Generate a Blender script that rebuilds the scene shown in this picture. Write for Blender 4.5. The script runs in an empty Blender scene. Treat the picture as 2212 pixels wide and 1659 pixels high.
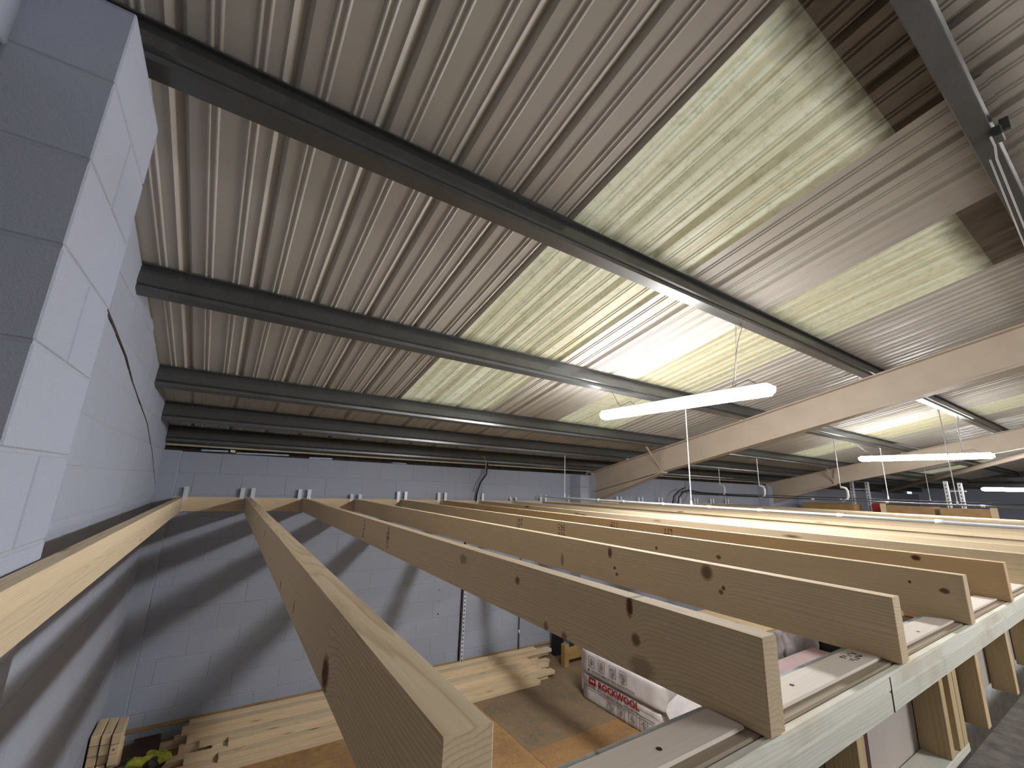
import bpy, bmesh, math, random
from mathutils import Vector, Matrix
R = random.Random(7)
S = bpy.context.scene
C = S.collection
OZ = 2.5                      # the store-room floor is z = 0; measurements below are relative to the eye, 2.5 m above it

# ------------------------------------------------------------------ camera, world, exposure
cam_d = bpy.data.cameras.new('camera'); cam = bpy.data.objects.new('camera', cam_d); C.objects.link(cam)
cam_d.sensor_width = 36.0; cam_d.lens = 36.0 * 915.4 / 2212.0; cam_d.clip_start = 0.02; cam_d.clip_end = 200
M3 = Matrix(((0.83191378, -0.1573626, -0.53212449), (-0.55384675, -0.17627537, -0.8137449), (0.03425257, 0.97168102, -0.23380068)))
cam.matrix_world = Matrix.Translation((0, 0, OZ)) @ M3.to_4x4()
S.camera = cam
W = bpy.data.worlds.new('world'); S.world = W; W.use_nodes = True
bg = W.node_tree.nodes['Background']; bg.inputs['Color'].default_value = (0.74, 0.86, 1.0, 1); bg.inputs['Strength'].default_value = 0.72
S.view_settings.view_transform = 'Standard'; S.view_settings.look = 'None'
S.view_settings.exposure = 0.85; S.view_settings.gamma = 1.0; S.view_settings.use_curve_mapping = False
LAMP = 82.0                   # radiance of the LED battens

# ------------------------------------------------------------------ materials
def srgb(r, g, b):
    f = lambda c: (c / 12.92 if c <= 0.04045 else ((c + 0.055) / 1.055) ** 2.4)
    return (f(r / 255), f(g / 255), f(b / 255), 1)
class NT:
    def __init__(s, name):
        s.m = bpy.data.materials.new(name); s.m.use_nodes = True; s.t = s.m.node_tree
        for n in list(s.t.nodes): s.t.nodes.remove(n)
        s.out = s.n('ShaderNodeOutputMaterial')
    def n(s, ty, **kw):
        nd = s.t.nodes.new(ty)
        for k, v in kw.items(): setattr(nd, k, v)
        return nd
    def l(s, a, b): s.t.links.new(a, b)
    def set(s, sock, v):
        if isinstance(v, bpy.types.NodeSocket): s.l(v, sock)
        else: sock.default_value = v
    def math(s, op, a, b=0.0, c=None, clamp=False):
        nd = s.n('ShaderNodeMath', operation=op, use_clamp=clamp); s.set(nd.inputs[0], a); s.set(nd.inputs[1], b)
        if c is not None: s.set(nd.inputs[2], c)
        return nd.outputs[0]
    def noise(s, vec, scale, detail=3.0, rough=0.5, dist=0.0):
        nd = s.n('ShaderNodeTexNoise'); s.set(nd.inputs['Vector'], vec); nd.inputs['Scale'].default_value = scale
        nd.inputs['Detail'].default_value = detail; nd.inputs['Roughness'].default_value = rough; nd.inputs['Distortion'].default_value = dist
        return nd.outputs[0]
    def mapping(s, vec, scale=(1, 1, 1), loc=(0, 0, 0)):
        nd = s.n('ShaderNodeMapping'); s.l(vec, nd.inputs['Vector']); nd.inputs['Scale'].default_value = scale; nd.inputs['Location'].default_value = loc
        return nd.outputs[0]
    def ramp(s, fac, stops):
        nd = s.n('ShaderNodeValToRGB'); s.set(nd.inputs[0], fac); e = nd.color_ramp.elements
        while len(e) > len(stops): e.remove(e[-1])
        while len(e) < len(stops): e.new(0.5)
        for i, (p, c) in enumerate(stops): e[i].position = p; e[i].color = c if hasattr(c, '__len__') else (c, c, c, 1)
        return nd.outputs[0]
    def mix(s, fac, a, b, mode='MIX'):
        nd = s.n('ShaderNodeMix', data_type='RGBA', blend_type=mode); s.set(nd.inputs[0], fac); s.set(nd.inputs[6], a); s.set(nd.inputs[7], b)
        return nd.outputs[2]
    def principled(s, color, rough=0.6, metal=0.0, bump=None, bstr=0.3, bdist=0.002, spec=0.5, **kw):
        p = s.n('ShaderNodeBsdfPrincipled'); s.set(p.inputs['Base Color'], color); s.set(p.inputs['Roughness'], rough); s.set(p.inputs['Metallic'], metal)
        p.inputs['Specular IOR Level'].default_value = spec
        if bump is not None:
            b = s.n('ShaderNodeBump'); s.set(b.inputs['Height'], bump); b.inputs['Strength'].default_value = bstr; b.inputs['Distance'].default_value = bdist
            s.l(b.outputs[0], p.inputs['Normal'])
        for k, v in kw.items(): s.set(p.inputs[k], v)
        s.l(p.outputs[0], s.out.inputs[0]); return p
def obj_coord(t, spread=17.0):
    tc = t.n('ShaderNodeTexCoord'); oi = t.n('ShaderNodeObjectInfo')
    v = t.n('ShaderNodeVectorMath', operation='ADD'); t.l(tc.outputs['Object'], v.inputs[0])
    m = t.math('MULTIPLY', oi.outputs['Random'], spread); cb = t.n('ShaderNodeCombineXYZ')
    t.l(m, cb.inputs[0]); t.l(m, cb.inputs[1]); t.l(m, cb.inputs[2]); t.l(cb.outputs[0], v.inputs[1])
    return tc.outputs['Object'], v.outputs[0], oi.outputs['Random']

def wood(name, light, dark, axis='Y', knots=None, freq=150.0, pith=(0.02, -0.075), knot_density=0.5, stain=None, grain=1.0, ringc=0.30):
    """pine: growth rings about a pith line running along the board, pores stretched along it, knots"""
    t = NT(name); oc, rc, rnd = obj_coord(t)
    sep = t.n('ShaderNodeSeparateXYZ'); t.l(oc, sep.inputs[0]); x, y, z = sep.outputs
    if axis == 'X': x, y = y, x
    if axis == 'Z': y, z = z, y
    st = {'Y': (1, 0.06, 1), 'X': (0.06, 1, 1), 'Z': (1, 1, 0.06)}[axis]
    slow = t.noise(t.mapping(rc, tuple(a * 9 for a in st)), 1.0, 2.0, 0.5)
    wob = t.math('ADD', t.math('MULTIPLY', t.math('SUBTRACT', slow, 0.5), 0.085), t.math('MULTIPLY', t.math('SUBTRACT', t.noise(t.mapping(rc, tuple(a * 40 for a in st)), 1.0, 3.0, 0.6), 0.5), 0.006))
    kmask = None; kring = 0.0
    px = t.math('SUBTRACT', x, pith[0]); pz = t.math('SUBTRACT', z, pith[1])
    r = t.math('SQRT', t.math('ADD', t.math('MULTIPLY', px, px), t.math('MULTIPLY', pz, pz)))
    r = t.math('ADD', r, wob)
    if knots:
        for (ky, kz, ry, rz, dk) in knots:
            dy = t.math('DIVIDE', t.math('SUBTRACT', y, ky), ry); dz = t.math('DIVIDE', t.math('SUBTRACT', z, kz), rz)
            d2 = t.math('ADD', t.math('MULTIPLY', dy, dy), t.math('MULTIPLY', dz, dz))
            g = t.math('EXPONENT', t.math('MULTIPLY', d2, -0.22))
            r = t.math('ADD', r, t.math('MULTIPLY', g, rz * 1.1))
            d2n = t.math('ADD', d2, t.math('MULTIPLY', t.math('SUBTRACT', t.noise(rc, 120, 2.0), 0.5), 0.9))
            k = t.math('MULTIPLY', t.math('SUBTRACT', 1.35, d2n, clamp=True), dk, clamp=True)
            kmask = k if kmask is None else t.math('MAXIMUM', kmask, k)
    ph = t.math('FRACT', t.math('MULTIPLY', r, freq))
    ring = t.ramp(ph, [(0.0, 0.0), (0.55, 0.12), (0.88, 1.0), (0.97, 0.5), (1.0, 0.0)])
    vk = t.n('ShaderNodeTexVoronoi'); t.l(t.mapping(rc, {'Y': (14, 2.6, 14), 'X': (2.6, 14, 14), 'Z': (14, 14, 2.6)}[axis]), vk.inputs['Vector']); vk.inputs['Scale'].default_value = 1.0
    sel = t.n('ShaderNodeSeparateXYZ'); t.l(vk.outputs['Color'], sel.inputs[0])
    kk = t.math('MULTIPLY', t.math('SUBTRACT', 0.2, vk.outputs['Distance'], clamp=True), 7.0, clamp=True)
    kk = t.math('MULTIPLY', kk, t.math('LESS_THAN', sel.outputs[0], knot_density))
    kmask = kk if kmask is None else t.math('MAXIMUM', kmask, t.math('MULTIPLY', kk, 0.6))
    fine = t.noise(t.mapping(rc, {'Y': (260, 6, 260), 'X': (6, 260, 260), 'Z': (260, 260, 6)}[axis]), 1.0, 3.0, 0.6)
    mott = t.noise(t.mapping(rc, tuple(a * 6 for a in st)), 1.0, 3.0, 0.6)
    col = t.mix(t.math('MULTIPLY', ring, ringc * grain), light, dark)
    col = t.mix(t.math('MULTIPLY', t.math('SUBTRACT', fine, 0.35, clamp=True), 0.55 * grain), col, dark)
    col = t.mix(t.ramp(mott, [(0.35, 0.0), (0.75, 0.35)]), col, t.mix(0.5, light, dark))
    if stain: col = t.mix(t.ramp(t.noise(rc, 3.0, 4.0, 0.65), [(0.5, 0.0), (0.72, 0.55)]), col, stain)
    tone = t.math('ADD', 0.86, t.math('MULTIPLY', rnd, 0.22)); cb = t.n('ShaderNodeCombineXYZ')
    for i in range(3): t.l(tone, cb.inputs[i])
    col = t.mix(1.0, col, cb.outputs[0], 'MULTIPLY')
    col = t.mix(kmask, col, srgb(92, 58, 36))
    h = t.math('SUBTRACT', t.math('MULTIPLY', ring, 0.5), t.math('MULTIPLY', fine, 0.6))
    t.principled(col, 0.72, bump=h, bstr=0.2, bdist=0.001, spec=0.25)
    return t.m

LIGHT, DARK = srgb(226, 210, 180), srgb(164, 130, 92)
M = {}
M['joist'] = wood('pine_joist', LIGHT, DARK, 'Y', knot_density=0.42)
M['pine_x'] = wood('pine_along_x', srgb(228, 210, 178), srgb(160, 120, 78), 'X', knot_density=0.35, ringc=.45)
M['pine_z'] = wood('pine_upright', srgb(214, 194, 152), srgb(150, 110, 70), 'Z', knot_density=0.25)
M['plate'] = wood('weathered_plate', srgb(232, 235, 226), srgb(178, 166, 140), 'X', knot_density=0.25, grain=0.6, ringc=.5, stain=srgb(178, 158, 126))
M['packer'] = wood('white_packer', srgb(234, 226, 218), srgb(196, 182, 168), 'X', knot_density=0.2, grain=0.4)
M['plate_brown'] = wood('grey_brown_plate', srgb(168, 156, 140), srgb(116, 100, 84), 'X', knot_density=0.2)
M['timber_y'] = wood('pale_batten', srgb(226, 206, 170), srgb(176, 140, 98), 'Y', knot_density=0.2)
M['old_timber'] = wood('old_timber', srgb(176, 146, 96), srgb(110, 78, 44), 'X', knot_density=0.2, stain=srgb(96, 70, 44))

def paint_block(name, col, yellow=0.3):
    t = NT(name); oc, rc, rnd = obj_coord(t)
    geo = t.n('ShaderNodeNewGeometry')
    big = t.noise(geo.outputs['Position'], 1.6, 4.0, 0.6)
    c = t.mix(t.ramp(big, [(0.35, 0.0), (0.8, 0.4)]), col, srgb(164, 166, 172))
    c = t.mix(t.math('MULTIPLY', rnd, 0.12), c, srgb(134, 140, 156))
    gr = t.noise(geo.outputs['Position'], 240.0, 2.0, 0.7)
    c = t.mix(t.math('MULTIPLY', t.math('SUBTRACT', gr, 0.42, clamp=True), 0.7), c, srgb(124, 129, 142))
    pit = t.noise(geo.outputs['Position'], 60.0, 3.0, 0.6)
    h = t.math('ADD', t.math('MULTIPLY', gr, 0.5), pit)
    t.principled(c, 0.85, bump=h, bstr=0.5, bdist=0.003, spec=0.2)
    return t.m
M['block'] = paint_block('painted_block', srgb(161, 169, 187))
def mortar():
    t = NT('painted_mortar'); geo = t.n('ShaderNodeNewGeometry')
    n = t.noise(geo.outputs['Position'], 5.0, 4.0, 0.7)
    c = t.mix(t.ramp(n, [(0.5, 0.0), (0.75, 1.0)]), srgb(154, 160, 174), srgb(172, 171, 160))
    t.principled(c, 0.9, bump=t.noise(geo.outputs['Position'], 90.0, 3.0), bstr=0.5, bdist=0.004)
    return t.m
M['mortar'] = mortar()

def sheet_mat():
    t = NT('coated_roof_sheet'); tc = t.n('ShaderNodeTexCoord'); geo = t.n('ShaderNodeNewGeometry')
    sep = t.n('ShaderNodeSeparateXYZ'); t.l(geo.outputs['Position'], sep.inputs[0])
    n = t.noise(t.mapping(geo.outputs['Position'], (2, 0.7, 2)), 1.0, 4.0, 0.6)
    c = t.mix(t.ramp(n, [(0.3, 0.0), (0.8, 0.35)]), srgb(182, 178, 170), srgb(166, 161, 151))
    # brown weather stain close to the upper lap
    d = t.math('SUBTRACT', 1.0, t.math('DIVIDE', t.math('ABSOLUTE', t.math('SUBTRACT', sep.outputs[1], 0.2)), 0.17), clamp=True)
    st = t.math('MULTIPLY', d, t.math('ADD', 0.2, t.noise(geo.outputs['Position'], 7.0, 3.0)), clamp=True)
    c = t.mix(st, c, srgb(92, 74, 54))
    line = t.noise(t.mapping(geo.outputs['Position'], (160, 0.6, 2)), 1.0, 2.0, 0.5)
    t.principled(c, 0.42, metal=0.0, bump=line, bstr=0.06, bdist=0.002, spec=0.38)
    return t.m
M['sheet'] = sheet_mat()
def dirty_sheet():
    t = NT('dirty_sheet'); geo = t.n('ShaderNodeNewGeometry')
    n = t.noise(t.mapping(geo.outputs['Position'], (9, 3, 9)), 1.0, 4.0, 0.6)
    t.principled(t.mix(t.ramp(n, [(0.3, 0.0), (0.8, 1.0)]), srgb(74, 64, 52), srgb(116, 104, 90)), 0.7)
    return t.m
M['dirty'] = dirty_sheet()
def skylight_mat():
    t = NT('weathered_translucent_sheet'); geo = t.n('ShaderNodeNewGeometry'); P = geo.outputs['Position']
    sep = t.n('ShaderNodeSeparateXYZ'); t.l(P, sep.inputs[0])
    streak = t.noise(t.mapping(P, (22, 0.5, 1)), 1.0, 4.0, 0.6)
    blot = t.noise(t.mapping(P, (1, 1, 1)), 18.0, 5.0, 0.75)
    col = t.mix(t.ramp(streak, [(0.32, 0.0), (0.68, 1.0)]), srgb(190, 172, 132), srgb(232, 224, 190))
    algae = t.ramp(blot, [(0.5, 0.0), (0.68, 0.42)])
    col = t.mix(algae, col, srgb(126, 118, 78))
    # brown grime creeping down from the upper lap
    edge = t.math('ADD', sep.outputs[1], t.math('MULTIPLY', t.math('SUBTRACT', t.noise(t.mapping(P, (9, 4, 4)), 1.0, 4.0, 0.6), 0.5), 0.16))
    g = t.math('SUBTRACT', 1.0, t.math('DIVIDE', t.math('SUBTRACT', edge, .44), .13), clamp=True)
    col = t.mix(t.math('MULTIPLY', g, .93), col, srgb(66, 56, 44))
    for yy in (1.60, 2.95, 4.25):  # bands at the purlins: grime plus the light they block, painted darker
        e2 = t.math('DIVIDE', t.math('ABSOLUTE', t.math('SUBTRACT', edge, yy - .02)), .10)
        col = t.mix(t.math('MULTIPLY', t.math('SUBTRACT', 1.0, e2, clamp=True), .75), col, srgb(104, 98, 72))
    tr = t.n('ShaderNodeBsdfTranslucent'); t.l(col, tr.inputs[0])
    p = t.n('ShaderNodeBsdfPrincipled'); t.l(t.mix(0.5, col, srgb(176, 168, 136)), p.inputs['Base Color']); p.inputs['Roughness'].default_value = 0.45
    b = t.n('ShaderNodeBump'); t.l(streak, b.inputs['Height']); b.inputs['Strength'].default_value = 0.2; b.inputs['Distance'].default_value = 0.01
    t.l(b.outputs[0], p.inputs['Normal'])
    mx = t.n('ShaderNodeMixShader'); mx.inputs[0].default_value = 0.5; t.l(p.outputs[0], mx.inputs[1]); t.l(tr.outputs[0], mx.inputs[2])
    t.l(mx.outputs[0], t.out.inputs[0]); return t.m
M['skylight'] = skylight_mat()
def galv(name, c1, c2, rough=0.42, metal=0.75):
    t = NT(name); geo = t.n('ShaderNodeNewGeometry'); v = t.n('ShaderNodeTexVoronoi'); t.l(geo.outputs['Position'], v.inputs['Vector']); v.inputs['Scale'].default_value = 140.0
    sp = t.n('ShaderNodeSeparateXYZ'); t.l(v.outputs['Color'], sp.inputs[0])
    n = t.noise(geo.outputs['Position'], 6.0, 4.0, 0.6)
    c = t.mix(t.math('MULTIPLY', sp.outputs[0], 0.3), c1, c2); c = t.mix(t.ramp(n, [(0.4, 0.0), (0.7, 0.4)]), c, c2)
    t.principled(c, rough, metal=metal, spec=0.5)
    return t.m
M['purlin'] = galv('galvanised_purlin', srgb(104, 106, 107), srgb(84, 83, 79), 0.3, 0.5)
M['zinc'] = galv('bright_zinc', srgb(218, 223, 228), srgb(192, 198, 206), 0.36, 0.2)
def plain(name, col, rough=0.6, metal=0.0, var=None, scale=8.0, bump=0.0, spec=0.4):
    t = NT(name); geo = t.n('ShaderNodeNewGeometry'); n = t.noise(geo.outputs['Position'], scale, 4.0, 0.6)
    c = t.mix(t.ramp(n, [(0.35, 0.0), (0.7, 1.0)]), col, var or tuple(list(a * 0.82 for a in col[:3]) + [1]))
    t.principled(c, rough, metal=metal, bump=n if bump else None, bstr=bump, bdist=0.004, spec=spec); return t.m
M['frame'] = plain('beige_painted_steel', srgb(184, 171, 154), 0.5, var=srgb(174, 160, 144), scale=3.0)
M['white_pvc'] = plain('white_plastic', srgb(226, 228, 226), 0.35)
M['body'] = plain('lamp_housing', srgb(206, 208, 208), 0.4)
M['black'] = plain('black_cable', srgb(36, 36, 38), 0.5)
M['grey_cable'] = plain('grey_cable', srgb(150, 150, 148), 0.5)
M['dark_void'] = plain('dark_plastic', srgb(30, 30, 32), 0.6)
M['cream_rail'] = plain('cream_rail', srgb(196, 182, 156), 0.5)
M['foam'] = plain('daylight_blue_foam', srgb(188, 208, 226), 0.6, var=srgb(150, 172, 196))
M['plasterboard'] = plain('plasterboard_paper', srgb(186, 178, 172), 0.8, var=srgb(176, 166, 160), scale=4.0)
M['board_edge'] = plain('grey_board_edge', srgb(204, 212, 216), 0.85, var=srgb(170, 178, 182), scale=30.0, bump=0.4)
M['pink'] = plain('pink_board', srgb(190, 168, 170), 0.8, var=srgb(180, 156, 158))
M['concrete'] = plain('grey_concrete', srgb(136, 132, 130), 0.85, var=srgb(98, 95, 93), scale=22.0, bump=0.5)
M['wrap'] = plain('white_wrap', srgb(222, 220, 222), 0.32, var=srgb(196, 192, 196), scale=9.0, bump=0.5, spec=0.6)
M['wrap_dull'] = plain('crumpled_wrap', srgb(196, 190, 190), 0.45, var=srgb(150, 142, 142), scale=7.0, bump=0.9)
M['red_ink'] = plain('red_ink', srgb(158, 28, 36), 0.5, var=srgb(140, 24, 32))
M['dark_ink'] = plain('dark_ink', srgb(92, 70, 74), 0.6)
M['stamp_ink'] = plain('stamp_ink', srgb(84, 66, 48), 0.8)
M['grey_ink'] = plain('grey_ink', srgb(110, 112, 112), 0.8)
M['card'] = plain('brown_board', srgb(176, 142, 102), 0.8, var=srgb(150, 118, 80), scale=5.0)
M['dark_red'] = plain('dark_red_board', srgb(72, 48, 46), 0.8)
M['red'] = plain('red_paint', srgb(168, 44, 48), 0.5)
M['lime'] = plain('lime_fabric', srgb(176, 178, 60), 0.7, var=srgb(120, 122, 44), scale=20.0, bump=0.5)
M['brass'] = plain('screw_head', srgb(196, 190, 170), 0.4, metal=0.6)
M['screw_hole'] = plain('dark_hole', srgb(60, 52, 46), 0.8)
def floor_mat(name, a, b, c):
    t = NT(name); geo = t.n('ShaderNodeNewGeometry'); P = geo.outputs['Position']
    n = t.noise(P, 2.4, 5.0, 0.65); n2 = t.noise(P, 14.0, 4.0, 0.7); n3 = t.noise(P, 70.0, 2.0, 0.6)
    col = t.mix(t.ramp(n, [(0.35, 0.0), (0.65, 1.0)]), a, b); col = t.mix(t.ramp(n2, [(0.45, 0.0), (0.7, 0.7)]), col, c)
    col = t.mix(t.ramp(n3, [(0.62, 0.0), (0.72, 0.5)]), col, srgb(190, 176, 150))
    t.principled(col, 0.62, bump=n2, bstr=0.2, bdist=0.003, spec=0.35); return t.m
M['floor_tan'] = floor_mat('worn_floor_tan', srgb(168, 134, 88), srgb(140, 106, 68), srgb(116, 94, 70))
M['floor_grey'] = floor_mat('worn_floor_grey', srgb(130, 112, 90), srgb(108, 96, 80), srgb(142, 112, 76))
M['floor_orange'] = floor_mat('worn_floor_orange', srgb(156, 120, 78), srgb(134, 102, 68), srgb(120, 96, 70))
def emit():
    t = NT('lit_diffuser'); e = t.n('ShaderNodeEmission'); e.inputs[0].default_value = (1.0, 0.975, 0.955, 1); e.inputs[1].default_value = LAMP
    t.l(e.outputs[0], t.out.inputs[0]); return t.m
M['lamp'] = emit()

# ------------------------------------------------------------------ mesh helpers (coordinates relative to the eye)
def box(bm, x0, x1, y0, y1, z0, z1, bev=0.0):
    vs = [bm.verts.new((x, y, z)) for x in (x0, x1) for y in (y0, y1) for z in (z0, z1)]
    fs = []
    for f in ((0, 1, 3, 2), (4, 6, 7, 5), (0, 4, 5, 1), (2, 3, 7, 6), (0, 2, 6, 4), (1, 5, 7, 3)): fs.append(bm.faces.new([vs[i] for i in f]))
    if bev > 0:
        es = list({e for f in fs for e in f.edges}); bmesh.ops.bevel(bm, geom=es, offset=bev, segments=1, affect='EDGES')
    return vs
def prism(bm, prof, a, b, close=True):
    """prof: list of points at end a; b = offset vector"""
    n = len(prof); A = [bm.verts.new(p) for p in prof]; B = [bm.verts.new(Vector(p) + Vector(b)) for p in prof]
    for i in range(n if close else n - 1):
        j = (i + 1) % n; bm.faces.new((A[i], A[j], B[j], B[i]))
    if close and n > 2: bm.faces.new(A[::-1]); bm.faces.new(B)
def tube(bm, pts, r, seg=8, cap=True):
    pts = [Vector(p) for p in pts]; rings = []; up = None
    for i, p in enumerate(pts):
        d = (pts[min(i + 1, len(pts) - 1)] - pts[max(i - 1, 0)]).normalized()
        if up is None: up = Vector((0, 0, 1)) if abs(d.z) < 0.9 else Vector((1, 0, 0))
        u = d.cross(up)
        if u.length < 1e-4: u = d.cross(Vector((0, 1, 0)))
        u.normalize(); v = u.cross(d).normalized(); up = v
        rr = r[i] if hasattr(r, '__len__') else r
        rings.append([bm.verts.new(p + (u * math.cos(2 * math.pi * k / seg) + v * math.sin(2 * math.pi * k / seg)) * rr) for k in range(seg)])
    for a, b in zip(rings, rings[1:]):
        for k in range(seg): bm.faces.new((a[k], a[(k + 1) % seg], b[(k + 1) % seg], b[k]))
    if cap: bm.faces.new(rings[0][::-1]); bm.faces.new(rings[-1])
def new(): return bmesh.new()
ORG = {}
def place(o, org, parent):
    o['_o'] = 0; del o['_o']
    ORG[o.name] = Vector(org)
    if parent is not None:
        o.parent = parent; o.location = Vector(org) - ORG[parent.name]
    else: o.location = Vector(org) + Vector((0, 0, OZ))
def obj(name, bm, mat, parent=None, org=None, smooth=False):
    bmesh.ops.recalc_face_normals(bm, faces=bm.faces[:])
    if org is None:
        xs = [v.co.x for v in bm.verts]; ys = [v.co.y for v in bm.verts]; zs = [v.co.z for v in bm.verts]
        org = Vector(((min(xs) + max(xs)) / 2, (min(ys) + max(ys)) / 2, min(zs)))
    org = Vector(org)
    for v in bm.verts: v.co -= org
    me = bpy.data.meshes.new(name); bm.to_mesh(me); bm.free(); me.materials.append(M[mat] if isinstance(mat, str) else mat)
    if smooth:
        for p in me.polygons: p.use_smooth = True
    o = bpy.data.objects.new(name, me); C.objects.link(o); place(o, org, parent); return o
def inst(name, src, org, parent=None, rot=None):
    o = bpy.data.objects.new(name, src.data); C.objects.link(o); place(o, org, parent)
    if rot: o.rotation_euler = rot
    return o
def empty(name, org, parent=None):
    o = bpy.data.objects.new(name, None); o.empty_display_size = 0.1; C.objects.link(o); place(o, org, parent); return o
def tag(o, label, cat, group=None, kind=None):
    o['label'] = label; o['category'] = cat
    if group: o['group'] = group
    if kind: o['kind'] = kind
    return o
def struct(o): o['kind'] = 'structure'; return o
def stuff(o): o['kind'] = 'stuff'; return o
def slab(name, x0, x1, y0, y1, z0, z1, mat, parent=None, bev=0.0, org=None):
    b = new(); box(b, x0, x1, y0, y1, z0, z1, bev); return obj(name, b, mat, parent, org)
ORD = ['zeroth', 'first', 'second', 'third', 'fourth', 'fifth', 'sixth', 'seventh', 'eighth', 'ninth', 'tenth', 'eleventh', 'twelfth', 'thirteenth', 'fourteenth', 'fifteenth', 'sixteenth', 'seventeenth', 'eighteenth']

# ------------------------------------------------------------------ roof
T, Z0 = 0.231, 1.82
K = 1 / math.hypot(1, T)
def rz(y): return Z0 - T * y                       # underside of the sheets
SL = Vector((0, K, -T * K)); DN = Vector((0, -T * K, -K))
PITCH = 0.3475; SHEET = PITCH * 3; X_FIRST = 1.40
def sheet_bm(x0, y0, y1, ribs=3, lift=0.0):
    prof = []
    for k in range(ribs):
        b = x0 + k * PITCH
        for dx, h in ((0, 0), (.056, 0), (.063, -.006), (.067, -.006), (.074, 0), (.083, 0), (.090, -.006), (.094, -.006), (.101, 0), (.190, 0), (.197, -.006), (.201, -.006), (.208, 0), (.217, 0), (.224, -.006), (.228, -.006), (.235, 0), (.280, 0), (.287, -.005), (.293, 0), (.300, .006), (.328, .030), (.3465, 0)):
            prof.append((b + dx, h + lift))
    prof.append((x0 + ribs * PITCH, lift)); b = new()
    A = [b.verts.new((x, y0 + h * T * K, rz(y0) + h * K)) for x, h in prof]; B = [b.verts.new((x, y1 + h * T * K, rz(y1) + h * K)) for x, h in prof]
    for i in range(len(A) - 1): b.faces.new((A[i], B[i], B[i + 1], A[i + 1]))
    return b
bm = new()   # far pitch beyond the ridge, behind the viewer
v = [bm.verts.new(p) for p in ((-4, -2.6, rz(-2.6)), (25, -2.6, rz(-2.6)), (25, -9, rz(-2.6) - 1.5), (-4, -9, rz(-2.6) - 1.5))]; bm.faces.new(v)
v2 = [bm.verts.new(p) for p in ((-4, -2.6, rz(-2.6) + .03), (25, -2.6, rz(-2.6) + .03), (25, -9, rz(-2.6) - 1.47), (-4, -9, rz(-2.6) - 1.47))]; bm.faces.new(v2)
ceiling = struct(obj('ceiling', bm, 'sheet'))
src = None; lsrc = None; dsrc = None; usrc = None; ssrc = None
for n in range(-5, 23):
    x0 = X_FIRST + (n - 0) * SHEET
    if n in (0, 2, 8, 12, 16):
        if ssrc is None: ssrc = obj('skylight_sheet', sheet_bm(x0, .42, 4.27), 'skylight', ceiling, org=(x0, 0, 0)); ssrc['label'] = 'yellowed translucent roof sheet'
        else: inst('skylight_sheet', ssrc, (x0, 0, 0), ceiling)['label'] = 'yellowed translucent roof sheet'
        if lsrc is None: lsrc = obj('roof_sheet', sheet_bm(x0, 4.26, 6.15), 'sheet', ceiling, org=(x0, 0, 0))
        else: inst('roof_sheet', lsrc, (x0, 0, 0), ceiling)
        if dsrc is None: dsrc = obj('dirty_lap_sheet', sheet_bm(x0, .17, .425), 'dirty', ceiling, org=(x0, 0, 0))
        else: inst('dirty_lap_sheet', dsrc, (x0, 0, 0), ceiling)
    else:
        if src is None: src = obj('roof_sheet', sheet_bm(x0, .12, 6.15), 'sheet', ceiling, org=(x0, 0, 0))
        else: inst('roof_sheet', src, (x0, 0, 0), ceiling)
    if usrc is None: usrc = obj('roof_sheet', sheet_bm(x0, -2.65, .2, lift=.006), 'sheet', ceiling, org=(x0, 0, 0))
    else: inst('roof_sheet', usrc, (x0, 0, 0), ceiling)

# purlins: cold-formed zed rails, top flange under the sheets, web, bottom flange towards the eaves
def purlin(y, label, xa=-.66, xb=24.2, H=.165, F=.068):
    A = Vector((0, y, rz(y)))
    P = lambda s, h: A + SL * s + DN * h
    outer = [P(-.028, .016), P(-.028, 0.0075), P(0, 0.0075), P(-.016, .070), P(-.016, .128), P(.006, .136), P(.006, .142), P(-.004, .147), P(0, H), P(F, H), P(F, H - .016)]
    t = .003
    b = new(); n = len(outer); ring = []
    off = []
    for i, p in enumerate(outer):
        d = (outer[min(i + 1, n - 1)] - outer[max(i - 1, 0)]).normalized(); nn = Vector((0, d.z, -d.y)); off.append(p + nn * t)
    prof = outer + off[::-1]
    prof = [Vector((xa, p.y, p.z)) for p in prof]
    Av = [b.verts.new(p) for p in prof]; Bv = [b.verts.new(p + Vector((xb - xa, 0, 0))) for p in prof]; m = len(prof)
    for i in range(m): b.faces.new((Av[i], Av[(i + 1) % m], Bv[(i + 1) % m], Bv[i]))
    o = obj('roof_purlin', b, 'purlin', org=(xa, y, rz(y) - H)); tag(o, label, 'purlin', 'galvanised roof purlins'); return o
PY = [.192, 1.60, 2.95, 4.25, 5.03, 5.70]
PL = ['broad galvanised purlin nearest overhead, crossing the top right corner with a clamp on it',
      'galvanised purlin above the white chain-hung light, spotted pattern on its underside',
      'galvanised purlin carrying the far end of the brightest hung light',
      'grey galvanised purlin third up from the back wall',
      'grey galvanised purlin second up from the back wall',
      'dark galvanised purlin lowest on the slope, just above the back block wall']
PUR = [purlin(y, l) for y, l in zip(PY, PL)]
# bolts through the purlin webs
for (x, pi, hh) in ((.0, 2, .085), (-.42, 2, .07), (-.35, 2, .1), (.55, 3, .08), (.9, 5, .09), (2.1, 5, .09)):
    y = PY[pi]; p = Vector((x, y, rz(y))) + DN * hh; b = new(); tube(b, [p + Vector((0, -.014, 0)), p + Vector((0, .004, 0))], .008, 8); obj('bolt', b, 'brass', PUR[pi])
# eaves rail
tag(slab('eaves_rail', -.56, 5.6, 5.82, 5.86, .300, .322, 'cream_rail'), 'thin cream eaves rail above the back wall, left of the first steel frame', 'rail')
tag(slab('eaves_rail', 5.85, 11.9, 5.82, 5.86, .300, .322, 'cream_rail'), 'thin cream eaves rail above the back wall, between the two steel frames', 'rail')
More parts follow.
